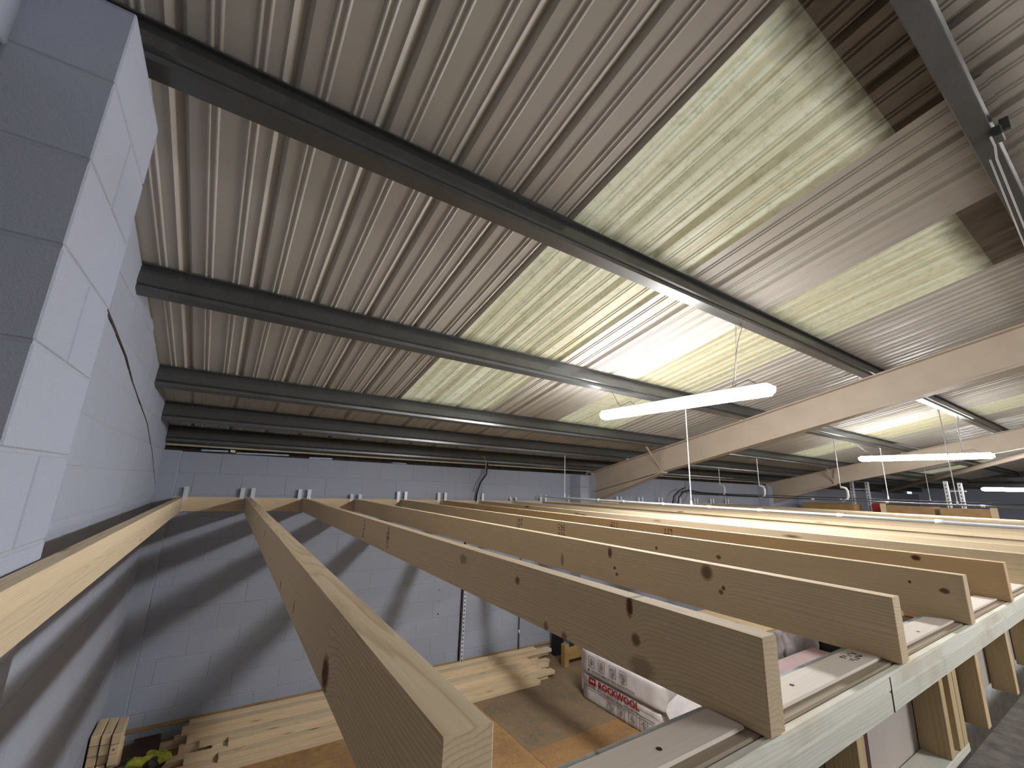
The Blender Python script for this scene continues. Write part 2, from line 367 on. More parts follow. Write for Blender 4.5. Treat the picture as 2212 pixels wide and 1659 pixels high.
# foam strips whose pale blue colour stands in for daylight through the eaves gap
for i, (xa, xb, za, zb, lab) in enumerate(((-.25, .0, .262, .282, 'short pale blue foam strip in the eaves gap beside the corner pilaster'), (.02, .07, .258, .285, 'small white foam block in the eaves gap between two blue strips'),
        (.08, .62, .255, .272, 'long pale blue foam strip in the eaves gap above the second joist'), (.85, 1.12, .246, .268, 'pale foam scrap in the eaves gap above the third joist'), (1.9, 2.1, .246, .258, 'torn white foam scrap in the eaves gap above the fifth joist'))):
    b = new(); box(b, xa, xb, 5.83, 5.9, za, zb, .003)
    for vv in b.verts: vv.co.z += .012 * math.sin(vv.co.x * 31 + i) * .5
    tag(obj('foam_strip', b, 'foam' if i != 1 else 'white_pvc'), lab, 'foam')

# ------------------------------------------------------------------ block walls
BL, BH, J = .4475, .225, .006
ZB = .018                              # a bed joint level; courses every .225
def unit(name, l, d=.1):
    b = new(); box(b, 0, l - J, 0, d, 0, BH - J, .003); return obj(name, b, 'block', org=(0, 0, 0))
def wall_blocks(parent, horiz, face, a0, a1, zlist, top=None, start=-.045, stag=.2237, axis='X', depth=.1, skip=None, name='block'):
    """courses of single blocks on plane `face`; axis X: wall along x facing -y; axis Y: wall along y facing +x"""
    cache = {}
    for ci in zlist:
        z = ZB + ci * BH; s0 = start + (0 if ci % 2 == 0 else stag); k = math.floor((a0 - s0) / BL)
        a = s0 + k * BL
        while a < a1 - .02:
            p, q = max(a, a0), min(a + BL, a1); z1 = z + BH
            if q - p > .02 and not (skip and skip((p + q) / 2, z + BH / 2)):
                zt = min(z1, top((p + q) / 2)) if top else z1
                if zt - z > .03:
                    jit = R.uniform(-.0012, .0012)
                    key = (round(q - p, 3), round(zt - z, 2))
                    org = (p + J / 2, face + jit, z + J / 2) if axis == 'X' else (face + jit, p + J / 2, z + J / 2)
                    if key not in cache:
                        b = new()
                        if axis == 'X': box(b, org[0], org[0] + q - p - J, org[1], org[1] + depth, org[2], zt - J / 2, .003)
                        else: box(b, org[0] - depth, org[0], org[1], org[1] + q - p - J, org[2], zt - J / 2, .003)
                        cache[key] = obj(name, b, 'block', parent, org=org)
                    else: inst(name, cache[key], org, parent)
            a += BL
# back wall: mortar core + single blocks
wall_back = struct(slab('wall_back', -3.2, 24.2, 5.8028, 6.0, -2.5, .240, 'mortar'))
wall_blocks(wall_back, 'x', 5.8, -.41, 5.08, range(-12, 1), top=lambda a: 1)
wall_blocks(wall_back, 'x', 5.8, 5.72, 11.4, range(-4, 1), start=-.045)
b = new()
for ci in range(-12, -4): box(b, 5.3, 12, 5.801, 5.9, ZB + ci * BH + .004, ZB + (ci + 1) * BH - .004)
for ci in range(-4, 1): box(b, 12, 24, 5.801, 5.9, ZB + ci * BH + .004, ZB + (ci + 1) * BH - .004)
stuff(obj('block_courses', b, 'block', wall_back))
# corner pilaster and the two frame pilasters
cp = slab('corner_pilaster', -.57, -.408, 5.70, 5.9, -2.5, .245, 'block', wall_back, .004)
for i, px in enumerate((5.09, 11.39)):
    pp = slab('pilaster', px + .004, px + .196, 5.55, 5.8, -2.5, .20 if i == 0 else .19, 'mortar', wall_back)
    for ci in range(-11, 1): slab('block', px, px + .2, 5.54, 5.8, ZB + ci * BH + .004, min(ZB + (ci + 1) * BH - .004, .21), 'block', wall_back, .004)
# outer cladding below the gutter, closes the view past the eaves
struct(slab('trim_eaves', -3.2, 24.2, 6.15, 6.17, -.4, .36, 'dirty'))
# left wall: blocks up to the sheets
bm = new()
lt = lambda y: rz(y) - .012
prof = [(-.5625, 1.275, -2.5), (-.5625, 5.8, -2.5), (-.5625, 5.8, lt(5.8)), (-.5625, -2.6, lt(-2.6)), (-.5625, -9, lt(-2.6) - 1.4), (-.5625, -9, .93), (-.5625, 1.275, .93)]
prism(bm, prof, None, (-.2, 0, 0)); wall_left = struct(obj('wall_left', bm, 'mortar'))
wall_blocks(wall_left, 'y', -.56, 1.73, 5.70, range(-12, 7), top=lambda a: lt(a) - .01, axis='Y', start=.1)
wall_blocks(wall_left, 'y', -.56, -.6, 1.275, range(4, 8), top=lambda a: lt(a) - .01, axis='Y', start=.1)
# raked mortar crack in the left wall
b = new(); cr = [(2.30, .745), (2.637, .698), (3.09, .629), (3.42, .545), (3.748, .483), (4.31, .377), (4.9, .19), (5.65, -.11)]
for (ya, za), (yb, zb) in zip(cr, cr[1:]):
    w = .0045 if ya > 3.4 else .010
    q = [b.verts.new(p) for p in ((-.5575, ya, za - w), (-.5575, yb, zb - w * .8), (-.5575, yb, zb + w * .8), (-.5575, ya, za + w))]; b.faces.new(q)
    q = [b.verts.new(p) for p in ((-.561, ya, za - w), (-.561, yb, zb - w * .8), (-.561, yb, zb + w * .8), (-.561, ya, za + w))]; b.faces.new(q)
obj('raked_crack', b, 'screw_hole', wall_left)
# near block pier
pier = struct(slab('wall_pier', -1.30, -.3815, 1.2785, 1.7265, -2.5, 1.14, 'mortar'))
for ci in range(-11, 6):
    z = ZB + .02 + ci * BH; zt = min(z + BH, 1.158)
    if ci % 2 == 0:
        cells = [(-.825, -.378, 1.275, 1.73), (-1.3, -.829, 1.275, 1.73)]
    else:
        cells = [(-.603, -.378, 1.275, 1.498), (-.603, -.378, 1.502, 1.73), (-1.05, -.607, 1.275, 1.73), (-1.3, -1.054, 1.275, 1.73)]
    for (x0, x1, y0, y1) in cells:
        slab('block', x0 + J / 2, x1 - (0 if x1 == -.378 else J / 2), y0 + (0 if y0 == 1.275 else J / 2), y1 - (0 if y1 == 1.73 else J / 2), z + J / 2, zt - J / 2 if zt < 1.158 else zt, 'block', pier, .004)
# rest of the shell, out of view: gable, rear wall
wall_gable = struct(slab('wall_gable', 24.2, 24.4, -9, 6.0, -2.5, .50, 'block'))
struct(slab('wall_gable_upper', 24.25, 24.35, -9, 6.0, .50, 2.6, 'dirty'))
for zz in (.56, .80): tag(slab('sheeting_rail', 24.08, 24.2, -3, 5.9, zz, zz + .14, 'purlin'), 'grey steel sheeting rail on the far gable, %s of the two' % ('lower' if zz < .7 else 'upper'), 'rail', 'gable sheeting rails')
struct(slab('wall_rear', -3, 24.4, -9.2, -9.0, -2.5, 1.5, 'block'))
struct(slab('wall_side_far_left', -3.2, -3.0, -9, 6, -2.5, 2.6, 'block'))

# ------------------------------------------------------------------ floor
floor = struct(slab('floor', -3, 24.4, -9, 6, -2.62, -2.502, 'floor_grey'))
for (x0, x1, y0, y1, m) in ((-.56, 2.876, 3.3, 5.8, 'floor_tan'), (-.56, 2.876, .6, 3.296, 'floor_orange'), (2.88, 5.3, 3.873, 5.8, 'floor_grey'), (2.88, 5.3, .6, 3.869, 'floor_orange'), (5.304, 7.7, 3.2, 5.8, 'floor_tan'), (5.304, 7.7, .6, 3.196, 'floor_grey')):
    slab('floor_panel', x0, x1, y0, y1, -2.502, -2.49 + R.uniform(-.001, .001), m, floor, .001)

# ------------------------------------------------------------------ steel portal frames
def ibeam_frame(x, label):
    fr = empty('steel_frame', (x, 5.85, -2.5)); tag(fr, label, 'steel frame', 'beige portal frames')
    dpt = .345; tf = .014
    ztop = lambda y: rz(y) - .168 / K
    def strip(y0, y1, za, zb, x0, x1, name, mat='frame'):
        b = new(); prism(b, [(x0, y0, za(y0)), (x0, y1, za(y1)), (x0, y1, zb(y1)), (x0, y0, zb(y0))], None, (x1 - x0, 0, 0)); return obj(name, b, mat, fr)
    strip(-2.6, 6.0, ztop, lambda y: ztop(y) - tf, x - .075, x + .075, 'top_flange')
    strip(-2.6, 6.0, lambda y: ztop(y) - dpt, lambda y: ztop(y) - dpt - tf, x - .075, x + .075, 'bottom_flange')
    strip(-2.6, 6.0, lambda y: ztop(y) - tf, lambda y: ztop(y) - dpt, x - .005, x + .005, 'web')
    # haunch
    yh = 4.30; zh = ztop(yh) - dpt - tf; zc = -.215
    hz = lambda y: zh + (zc - zh) * (y - yh) / (5.84 - yh)
    b = new(); prism(b, [(x - .005, yh, zh), (x - .005, 5.84, ztop(5.84) - dpt - tf), (x - .005, 5.84, zc)], None, (.010, 0, 0)); obj('haunch_web', b, 'frame', fr)
    strip(yh, 5.84, hz, lambda y: hz(y) - tf, x - .075, x + .075, 'haunch_flange')
    for dy in (0,):
        for s in (-1, 1):
            b = new(); x0, x1 = sorted((x + s * .006, x + s * .073)); y = yh + .02
            prism(b, [(x0, y, ztop(y) - dpt), (x0, y + .012, ztop(y) - dpt), (x0, y - .05, ztop(y) - tf), (x0, y - .062, ztop(y) - tf)], None, (x1 - x0, 0, 0)); obj('stiffener', b, 'frame', fr)
    # column in the wall
    b = new(); box(b, x - .075, x + .075, 5.84, 5.852, -2.5, .34); box(b, x - .005, x + .005, 5.85, 6.05, -2.5, .34); obj('column', b, 'frame', fr)
    # fly brace flat from the bottom flange to the third purlin
    b = new(); y = 4.32
    tube(b, [(x - .02, y, ztop(y) - dpt + .01), (x - .42, y - .03, rz(y) - .17)], .014, 6); obj('fly_brace', b, 'frame', fr)
    for py in PY[1:4]:
        b = new(); box(b, x - .06, x - .02, py + .02, py + .07, ztop(py) - .012, ztop(py) + .02, .003); obj('purlin_cleat', b, 'zinc', fr)
    return fr
ibeam_frame(5.705, 'near beige steel portal rafter with a haunch, springing beside the first pilaster')
ibeam_frame(12.0, 'middle beige steel portal rafter, partly behind the second hanging light')
# roof wind brace tube at the far end
b = new(); tube(b, [(19.6, 5.6, .26), (15.5, .9, 1.4)], .07, 8); tag(obj('wind_brace', b, 'frame', smooth=True), 'pale diagonal bracing tube under the far roof, right of the second light', 'brace')

# ------------------------------------------------------------------ ledger, hangers, joists
led = slab('ledger_board', -.42, 5.08, 5.755, 5.80, -.377, -.228, 'pine_x', bev=.002)
tag(led, 'pale pine ledger board screwed along the back block wall under the hangers, left bay', 'ledger')
for x in (.07, .55, 1.1, 1.75, 2.35, -.13, .42, 1.5):
    b = new(); zz = -.262 if R.random() < .5 else -.345; tube(b, [(x, 5.752, zz), (x, 5.757, zz)], .011, 10); obj('screw_head', b, 'brass', led)
led2 = slab('ledger_board', 5.8, 10.2, 5.755, 5.80, -.377, -.228, 'pine_x', bev=.002)
tag(led2, 'pale pine ledger board along the back wall beyond the first steel frame', 'ledger')
JT, JH, JWD = -.232, .145, .047
near = {1: -.367, 2: .209, 3: .787, 4: 1.397, 5: 2.04, 6: 2.655}; wallx = {1: -.367, 2: .245, 3: .832, 4: 1.433, 5: 2.04, 6: 2.63}
knots = {2: [(.50, -.115, .03, .03, 1.0), (.96, -.110, .012, .018, .6), (1.29, -.117, .014, .014, .7), (2.2, -.05, .02, .015, .6)],
         3: [(.27, -.079, .013, .013, .8), (.285, -.018, .010, .022, 1.0), (.506, -.139, .012, .012, .7), (.583, -.135, .010, .012, .7), (.256, -.127, .035, .022, .45), (.726, -.047, .012, .012, .8), (1.09, -.041, .03, .018, .55), (2.0, -.07, .02, .012, .6)],
         4: [(.93, -.027, .012, .022, .9), (.905, -.082, .008, .007, .9), (.893, -.105, .008, .007, .9), (1.24, -.102, .012, .03, .6), (.49, -.028, .022, .026, .8), (.434, -.065, .007, .007, .9), (.443, -.079, .009, .008, .8)],
         5: [(1.195, -.072, .01, .01, .8), (.836, -.067, .014, .010, .9), (.136, -.044, .005, .005, 1.0), (.05, -.056, .014, .009, .9)],
         6: [(.266, -.020, .018, .013, 1.0), (2.1, -.058, .02, .012, .7)]}
jm = {k: wood('pine_joist_%s' % ORD[k], srgb(222, 205, 174) if k != 6 else srgb(222, 194, 154), DARK, 'Y', knots=v, pith=((.024, -.19) if k == 3 else (.022, -.175)), freq=135 if k != 3 else 120, knot_density=.08, ringc=.46 if k == 2 else .34) for k, v in knots.items()}
jlab = {1: 'ceiling joist against the left wall, its broad face brightly lit', 2: 'ceiling joist with its cut end nearest the viewer, showing curved growth rings',
        3: 'ceiling joist third from the left wall, two columns of dark stamp marks on it',
        4: 'ceiling joist fourth from the left wall, with a long bark-edged knot at its top edge', 5: 'ceiling joist fifth from the left wall, with two blocks of dark stamp marks',
        6: 'orange-tinted ceiling joist sixth from the left wall, one big red-brown knot near its end'}
def stamp(parent, x, y0, z0, cols, rows, cw, rh, mat='stamp_ink', axis='YZ', dens=.72, seed=1):
    """unreadable dot-matrix grade stamp: small ink dashes"""
    rr = random.Random(seed); b = new()
    for c in range(cols):
        for r_ in range(rows):
            for q in range(4):
                if rr.random() < dens:
                    a = y0 + c * cw + rr.uniform(0, cw * .45); h = z0 - r_ * rh - rr.uniform(0, rh * .6); da = rr.uniform(.25, .5) * cw; dh = rr.uniform(.12, .4) * rh
                    if axis == 'YZ': box(b, x - .0006, x, a, a + da, h - dh, h)
                    elif axis == 'XY': box(b, a, a + da, h - dh, h, x, x + .0006)
                    else: box(b, a, a + da, x - .0006, x, h - dh, h)
    return obj('grade_stamp', b, mat, parent)
jsrc = None
for k in range(1, 19):
    xn = near.get(k, .235 + .6 * (k - 2)); xw = wallx.get(k, .235 + .602 * (k - 2)); y0 = .418 if k > 1 else -.4; L = 5.755 - y0
    b = new()
    if k <= 6 or jsrc is None:
        box(b, 0, JWD, 0, L, -JH, 0, .0015)
        for vv in b.verts: vv.co += Vector((xn, y0, JT))
        o = obj('ceiling_joist', b, jm.get(k, M['joist']), org=(xn, y0, JT))
        if k > 6: jsrc = o
    else:
        b.free(); o = inst('ceiling_joist', jsrc, (xn, y0, JT))
    o.rotation_euler.z = -math.atan2(xw - xn, L)
    if k == 2: o.scale.x = 1.22
    tag(o, jlab.get(k) or 'pine ceiling joist, %s from the left wall' % ORD[k], 'joist', 'ceiling joists')
    if k == 3: stamp(o, xn, 2.40, JT - .012, 2, 9, .024, .0125, seed=3); stamp(o, xn, 2.90, JT - .012, 2, 9, .024, .0125, seed=4)
    if k == 5:
        for yy in (2.38, 2.9): stamp(o, xn, yy, JT - .02, 3, 6, .026, .016, seed=k + int(yy * 10))
    if k == 6:
        for yy in (1.95, 2.45): stamp(o, xn - .001, yy, JT - .02, 3, 6, .026, .016, seed=k + int(yy * 10))
    # steel hanger at the ledger
    if k == 11: continue          # stands inside the haunch of the first frame: hidden there
    hx = xw
    hg = empty('joist_hanger', (hx + .023, 5.755, -.377))
    tag(hg, 'bright steel joist hanger at the wall end of the %s' % ('joist against the left wall' if k == 1 else '%s joist from the left wall' % ORD[k]), 'joist hanger', 'joist hangers on the ledger')
    short = k in (4, 8)
    for sx0, nm in ((hx - .058, 0), (hx + .044, 1)):
        if k == 1 and nm == 0: continue
        b = new(); zt = -.125 if not short else -.168
        box(b, sx0, sx0 + .040, 5.752, 5.755, -.262, -.229)
        if short: prism(b, [(sx0, 5.735, -.222), (sx0, 5.738, -.222), (sx0, 5.757, zt), (sx0, 5.754, zt)], None, (.04, 0, 0))
        else: box(b, sx0, sx0 + .040, 5.752, 5.755, -.229, zt)
        st_ = obj('strap', b, 'zinc', hg)
        if k == 1: break
    b = new(); box(b, hx - .006, hx - .003, 5.69, 5.754, -.377, -.262); box(b, hx + JWD + .003, hx + JWD + .006, 5.69, 5.754, -.377, -.262); box(b, hx - .006, hx + JWD + .006, 5.69, 5.754, -.380, -.377); obj('stirrup', b, 'zinc', hg)
    if k <= 8:
        b = new()
        for zz in (-.35, -.32, -.29): box(b, hx - .0068, hx - .006, 5.715, 5.725, zz, zz + .012); box(b, hx - .0068, hx - .006, 5.735, 5.742, zz + .008, zz + .018)
        obj('nail_holes', b, 'screw_hole', hg)

# ------------------------------------------------------------------ stud partition carrying the near ends
part = empty('stud_partition', (2.0, .47, -.68)); tag(part, 'pale timber stud partition with plasterboard behind, carrying the near joist ends', 'partition')
def pslab(name, *a, **k): return slab(name, *a, parent=part, **k)
pslab('top_plate', -.1, 8.2, .437, .524, -.412, -.378, 'plate_brown', bev=.003)
pslab('lower_plate', -.1, 8.2, .417, .522, -.455, -.4125, 'plate', bev=.003)
b = new(); box(b, -.1, 8.2, .4165, .437, -.4125, -.380, .004); obj('plate_lip', b, 'plate', part)
pslab('lower_plate_wane', 1.30, 1.303, .4155, .4175, -.452, -.384, 'screw_hole')
# thin packers between the joists
jx = {k: near.get(k, .235 + .6 * (k - 2)) for k in range(1, 16)}
for k in range(1, 14):
    x0, x1 = jx[k] + JWD + .004, jx[k + 1] - .006
    if k == 3: x0 = jx[3] + JWD + .004
    b = new(); box(b, x0, x1, .455, .524, -.378, -.371, .003)
    o = obj('packer', b, 'packer', part)
    if k in (3,): stamp(o, -.371, jx[4] - .105, .508, 5, 2, .014, .018, mat='grey_ink', axis='XY', seed=9)
for (x, y) in ((.42, .50), (.60, .485), (1.02, .49), (.92, .475), (1.62, .49), (1.75, .475), (.30, .47), (2.3, .49)):
    b = new(); tube(b, [(x, y, -.3712), (x, y, -.3702)], .0045, 8); obj('screw_hole', b, 'screw_hole', part)
for (x0, x1) in ((-.1, .52), (.523, 3.1), (3.103, 5.6), (5.603, 8.2)): pslab('board_edge', x0, x1, .527, .540, -1.6, -.377, 'board_edge', bev=.0015)
pslab('backing_board', -.1, 8.2, .484, .496, -.64, -.456, 'plasterboard')
stamp(part, .4838, 1.105, -.505, 3, 6, .011, .016, mat='grey_ink', axis='XZ', seed=12)
for (x, w) in ((.55, .04), (1.10, .036), (1.636, .030), (1.716, .036), (1.756, .036), (2.008, .036), (2.445, .036), (2.9, .038), (3.4, .038), (3.9, .038), (4.6, .038), (5.2, .038)):
    pslab('stud', x, x + w, .42, .482, -.634 if x < 1.77 else -.655, -.4555, 'pine_z', bev=.0012)
pslab('backing_stud', 1.255, 1.29, .470, .4835, -.655, -.4555, 'dark_red')
pslab('backing_stud', 1.985, 2.006, .470, .4835, -.655, -.4555, 'dark_red')
pslab('sole_plate', 1.18, 1.80, .42, .482, -.655, -.634, 'plate', bev=.002)
pslab('sole_plate', -.1, 1.178, .42, .482, -.66, -.64, 'plate', bev=.002)
tag(slab('platform', -.1, 8.2, -.9, .418, -.72, -.662, 'concrete'), 'mottled grey slab at the foot of the stud partition, bottom right of the view', 'platform')

# ------------------------------------------------------------------ hanging lights
def lamp(x, y0, y1, z, label, chains=((0, 0),), drop=None):
    o = empty('batten_light', (x, (y0 + y1) / 2, z - .03)); tag(o, label, 'light', 'hanging batten lights')
    b = new(); box(b, x - .045, x + .045, y0 + .03, y1 - .03, z + .015, z + .045, .006); obj('housing', b, 'body', o)
    b = new(); w = .060
    prof = [(-w, .018), (-w * .95, -.012), (-w * .55, -.046), (w * .55, -.046), (w * .95, -.012), (w, .018)]
    rows = []
    for (yy, s) in ((y0, .55), (y0 + .035, 1), (y1 - .035, 1), (y1, .55)): rows.append([b.verts.new((x + px * s, yy, z + pz * (s if pz < 0 else 1))) for px, pz in prof])
    for A_, B_ in zip(rows, rows[1:]):
        for i in range(len(prof)): b.faces.new((A_[i], A_[(i + 1) % 6], B_[(i + 1) % 6], B_[i]))
    b.faces.new(rows[0]); b.faces.new(rows[-1][::-1]); obj('diffuser', b, 'lamp', o)
    for (ya, pa, pi) in chains:
        yt = PY[pi] + .03; zt = rz(PY[pi]) - .165; p0 = Vector((x + pa, yt, zt)); p1 = Vector((x, ya, z + .045)); n = int((p0 - p1).length / .028)
        b = new()
        for i in range(n):
            a = p0.lerp(p1, i / n); c = p0.lerp(p1, (i + 1) / n); m_ = (a + c) / 2; s = Vector((.006, 0, 0)) if i % 2 else Vector((0, .006, 0))
            tube(b, [a, m_ + s, c, m_ - s, a], .0022, 4, cap=False)
        obj('chain', b, 'zinc', o)
        b = new(); tube(b, [p0 + Vector((0, -.03, .02)), p0 + Vector((0, -.045, -.04)), p0.lerp(p1, .3) + Vector((.01, -.01, 0)), p0.lerp(p1, .7) + Vector((-.012, .0, 0)), p1 + Vector((.0, .02, .02)), p1 + Vector((0, -.1, .05)), p1 + Vector((0, -.17, .0))], .0035, 6); obj('flex', b, 'grey_cable', o, smooth=True)
    return o
lamp(3.12, 1.41, 3.07, .73, 'brightest white batten light on chains under the skylights, nearest the viewer', ((1.68, .0, 1), (2.80, .02, 2)))
lamp(9.2, 1.30, 2.90, .67, 'white batten light hanging in front of the middle steel rafter', ((1.6, -.0, 1), (2.7, 0, 2)))
lamp(15.3, 1.1, 2.5, .32, 'white batten light farthest away, cut by the right edge of the picture', ((1.6, 0, 1),))
# unseen battens behind the viewer, added to light the partition and raise the ambient
lamp(3.12, -2.9, -1.3, .85, 'unseen white batten light behind the viewer, placed to light the partition, in the first bay', ())
lamp(9.2, -4.3, -2.7, .67, 'unseen white batten light added behind the viewer, in the second bay', ())
lamp(6.2, -7.3, -5.7, .6, 'unseen white batten light added behind the viewer, near the rear wall', ())

# ------------------------------------------------------------------ conduits, rods, cables
def conduit(pts, r, label, mat='zinc', sockets=(), cat='conduit', name='conduit'):
    b = new(); tube(b, pts, r, 10); o = obj(name, b, mat, smooth=True); tag(o, label, cat)
    for p, d in sockets:
        b = new(); p = Vector(p); d = Vector(d).normalized(); tube(b, [p - d * .022, p + d * .022], r * 1.45, 10); obj('coupling', b, 'white_pvc', o, smooth=True)
    return o
conduit([(4.32, -.8, -.143), (4.32, 5.70, -.143), (4.32, 5.74, -.155), (4.32, 5.745, -.20)], .0115, 'long bright steel conduit running over the joists below the near light',
        sockets=[((4.32, y, -.143), (0, 1, 0)) for y in (.95, 1.55, 2.2, 2.72, 3.3, 3.9, 4.35)] )
conduit([(4.35, -.8, -.158), (4.35, 5.6, -.158)], .0045, 'thin white cable clipped along the long bright conduit', 'white_pvc', cat='cable', name='cable')
conduit([(8.46, -1.0, -.055), (8.46, 5.72, -.035)], .011, 'dull steel conduit farther away, carried by the white hooks', 'purlin', sockets=[((8.46, y, -.045), (0, 1, 0)) for y in (1.4, 2.4, 3.4)])
conduit([(8.50, -1.0, -.01), (8.50, 5.72, -.005)], .006, 'black cable running along the farther conduit', 'black', cat='cable', name='cable')
def rod(x, y, zt, zb, label, hook=False, lean=0.0):
    o = empty('hanger_rod', (x, y, zb)); tag(o, label, 'hanger rod', 'threaded hanger rods')
    b = new(); tube(b, [(x, y, zt), (x + lean, y, zb)], .0058, 8); obj('rod', b, 'white_pvc' if not hook else 'zinc', o)
    b = new(); tube(b, [(x, y, zt - .02), (x, y, zt + .006)], .016, 6); obj('nut', b, 'zinc', o)
    if hook:
        b = new(); c = [(x, y, zb + .0), (x, y - .02, zb + .004), (x, y - .07, zb - .01), (x, y - .09, zb - .05), (x, y - .09, zb - .14), (x, y - .07, zb - .19), (x, y - .02, zb - .21), (x, y + .03, zb - .19)]
        tube(b, c, .017, 8); obj('hook', b, 'white_pvc', o, smooth=True)
    else:
        b = new(); tube(b, [(x, y, zb + .035), (x, y, zb - .02)], .013, 8); obj('clip', b, 'white_pvc', o)
    return o
zp = lambda i: rz(PY[i]) - .165
rod(4.32, 5.05, zp(4) + .05, -.125, 'thin steel rod dropping from the eaves purlins to the wall end of the bright conduit')
rod(4.40, 2.98, zp(2), -.125, 'long white rod dropping behind the near light to the bright conduit')
for i, (y, lab) in enumerate(((5.06, 'white hook on a rod, leftmost of the three over the far conduit'), (4.28, 'white hook on a rod, middle of the three over the far conduit'), (2.98, 'white hook on a rod beside the two slotted uprights, rightmost of the three'))):
    pi = (4, 3, 2)[i]; rod(8.47, y, zp(pi), .16, lab, hook=True)
rod(8.47, 1.64, zp(1), -.04, 'thin rod crossing the second light to the far conduit')
rod(10.6, 2.98, zp(2), .02, 'thin rod hanging just behind the left half of the second light')
rod(13.2, 2.98, zp(2), .0, 'thin rod hanging between the second light and the slotted uprights')
rod(8.47, .6, .9, -.05, 'thin rod at the right edge reaching the far conduit')
# cable bundles down the back wall
def cable(pts, r, label, mat='black', group='wall cables'):
    b = new(); tube(b, pts, r, 7); return tag(obj('cable', b, mat, smooth=True), label, 'cable', group)
cable([(3.20, 5.70, .40), (3.28, 5.69, .41), (3.33, 5.70, .33), (3.33, 5.72, .16), (3.25, 5.74, .04), (3.20, 5.74, -.10), (3.19, 5.74, -.24)], .013, 'dark cable bundle with ties, bending down from the eaves to the ledger', 'black')
cable([(3.17, 5.67, .41), (3.24, 5.66, .425), (3.285, 5.665, .33), (3.29, 5.68, .17), (3.20, 5.70, .05), (3.15, 5.72, -.10)], .008, 'grey cable beside the dark bundle at the eaves', 'grey_cable')
cable([(3.32, 5.70, .40), (3.6, 5.69, .36), (4.4, 5.69, .33), (5.0, 5.69, .34), (5.3, 5.7, .33)], .006, 'thin grey cable slung along the eaves rail towards the first steel frame', 'grey_cable')
cable([(5.9, 5.69, .42), (7.6, 5.68, .42), (8.3, 5.68, .38), (8.42, 5.69, .2), (8.4, 5.72, .05), (8.3, 5.73, -.02)], .018, 'thick grey cable bundle dropping behind the first pair of hooks', 'grey_cable')
cable([(7.98, 5.72, -.25), (8.0, 5.71, -.12), (8.15, 5.70, .0), (8.35, 5.70, .04), (8.8, 5.70, .0), (10.0, 5.70, -.03), (11.3, 5.70, -.04)], .014, 'black cable arching over the ledger in the second bay', 'black')
cable([(7.74, 5.68, -.25), (7.78, 5.66, -.08), (7.95, 5.65, .03), (8.15, 5.65, .09)], .011, 'shorter black cable arching beside the other one in the second bay', 'black')
# slotted channel and small conduit on the lower wall
ch = slab('slotted_channel', 3.085, 3.125, 5.765, 5.799, -2.49, -.38, 'zinc'); tag(ch, 'slotted steel channel fixed upright on the back wall', 'channel')
for i in range(40): slab('slot', 3.098, 3.112, 5.7635, 5.7655, -2.46 + i * .052, -2.436 + i * .052, 'screw_hole', ch)
cable([(3.065, 5.785, -2.49), (3.065, 5.785, -.38)], .010, 'black cable running up beside the slotted channel', 'black')
conduit([(4.06, 5.78, -2.49), (4.06, 5.78, -.38)], .010, 'thin grey conduit upright on the back wall, right of the slotted channel', 'purlin', sockets=[((4.06, 5.78, -2.12), (0, 0, 1))])
for i, z in enumerate((-1.42, -1.565, -1.724)):
    b = new(); tube(b, [(2.72, 5.80, z), (2.72, 5.785, z)], .008, 8); tag(obj('wall_screw', b, 'brass' if i < 2 else 'screw_hole'), 'small %s in the back wall, %s of three in a row' % ('bright screw' if i < 2 else 'dark screw hole', ('top', 'middle', 'lowest')[i]), 'screw', 'screws in the back wall')
# cleat on the near purlin, with a strut
cl = empty('purlin_clamp', (3.02, .15, 1.60)); tag(cl, 'dark steel clamp on the nearest purlin with thin rods running off it', 'clamp')
b = new(); box(b, 2.60, 2.67, .125, .165, 1.575, 1.625, .004); box(b, 2.62, 2.64, .10, .13, 1.60, 1.66, .002); obj('clamp_body', b, 'purlin', cl)
b = new(); tube(b, [(2.58, .16, 1.57), (2.67, .16, 1.57), (2.75, .17, 1.55), (4.2, .2, 1.42)], .004, 6); tube(b, [(2.75, .19, 1.56), (4.2, .23, 1.45)], .0035, 6); obj('rod', b, 'zinc', cl)

# ------------------------------------------------------------------ timber stack along the back wall
rows = [(0, [(5.00, .17, 3.85), (5.10, -.02, 4.05), (5.20, .25, 4.15), (5.30, -.08, 4.0), (5.40, .2, 4.3), (5.50, .1, 4.4), (5.60, -.1, 4.2), (5.70, .12, 4.4)]),
        (1, [(5.08, .35, 4.15), (5.18, .1, 4.02), (5.28, .3, 3.7), (5.38, .05, 4.1), (5.48, .15, 4.05), (5.58, .0, 4.25), (5.68, .2, 4.3)]),
        (2, [(5.22, .42, 3.95), (5.32, .2, 3.8), (5.44, .1, 4.0), (5.56, .3, 4.42), (5.66, .25, 4.3)]),
        (3, [(5.52, .05, 4.45), (5.63, .1, 4.25)])]
tsrc = None; names = {0: 'bottom layer', 1: 'second layer', 2: 'third layer', 3: 'top layer'}
for lay, rr_ in rows:
    for i, (y, xa, xb) in enumerate(rr_):
        L = 4.1
        if tsrc is None:
            b = new(); box(b, xa, xa + L, y - .046, y + .046, -2.49, -2.448, .002); o = tsrc = obj('timber_length', b, 'pine_x', org=(xa, y, -2.49))
        else: o = inst('timber_length', tsrc, (xa, y + R.uniform(-.004, .004), -2.49 + lay * .0425)); 
        o.scale.x = (xb - xa) / L
        n = len(rr_); pos = 'front' if i == 0 else ('rearmost' if i == n - 1 else '%s from the front' % ORD[i + 1])
        tag(o, 'long pale timber on the floor by the back wall, %s, %s' % (names[lay], pos), 'timber', 'timber lengths stacked along the back wall')
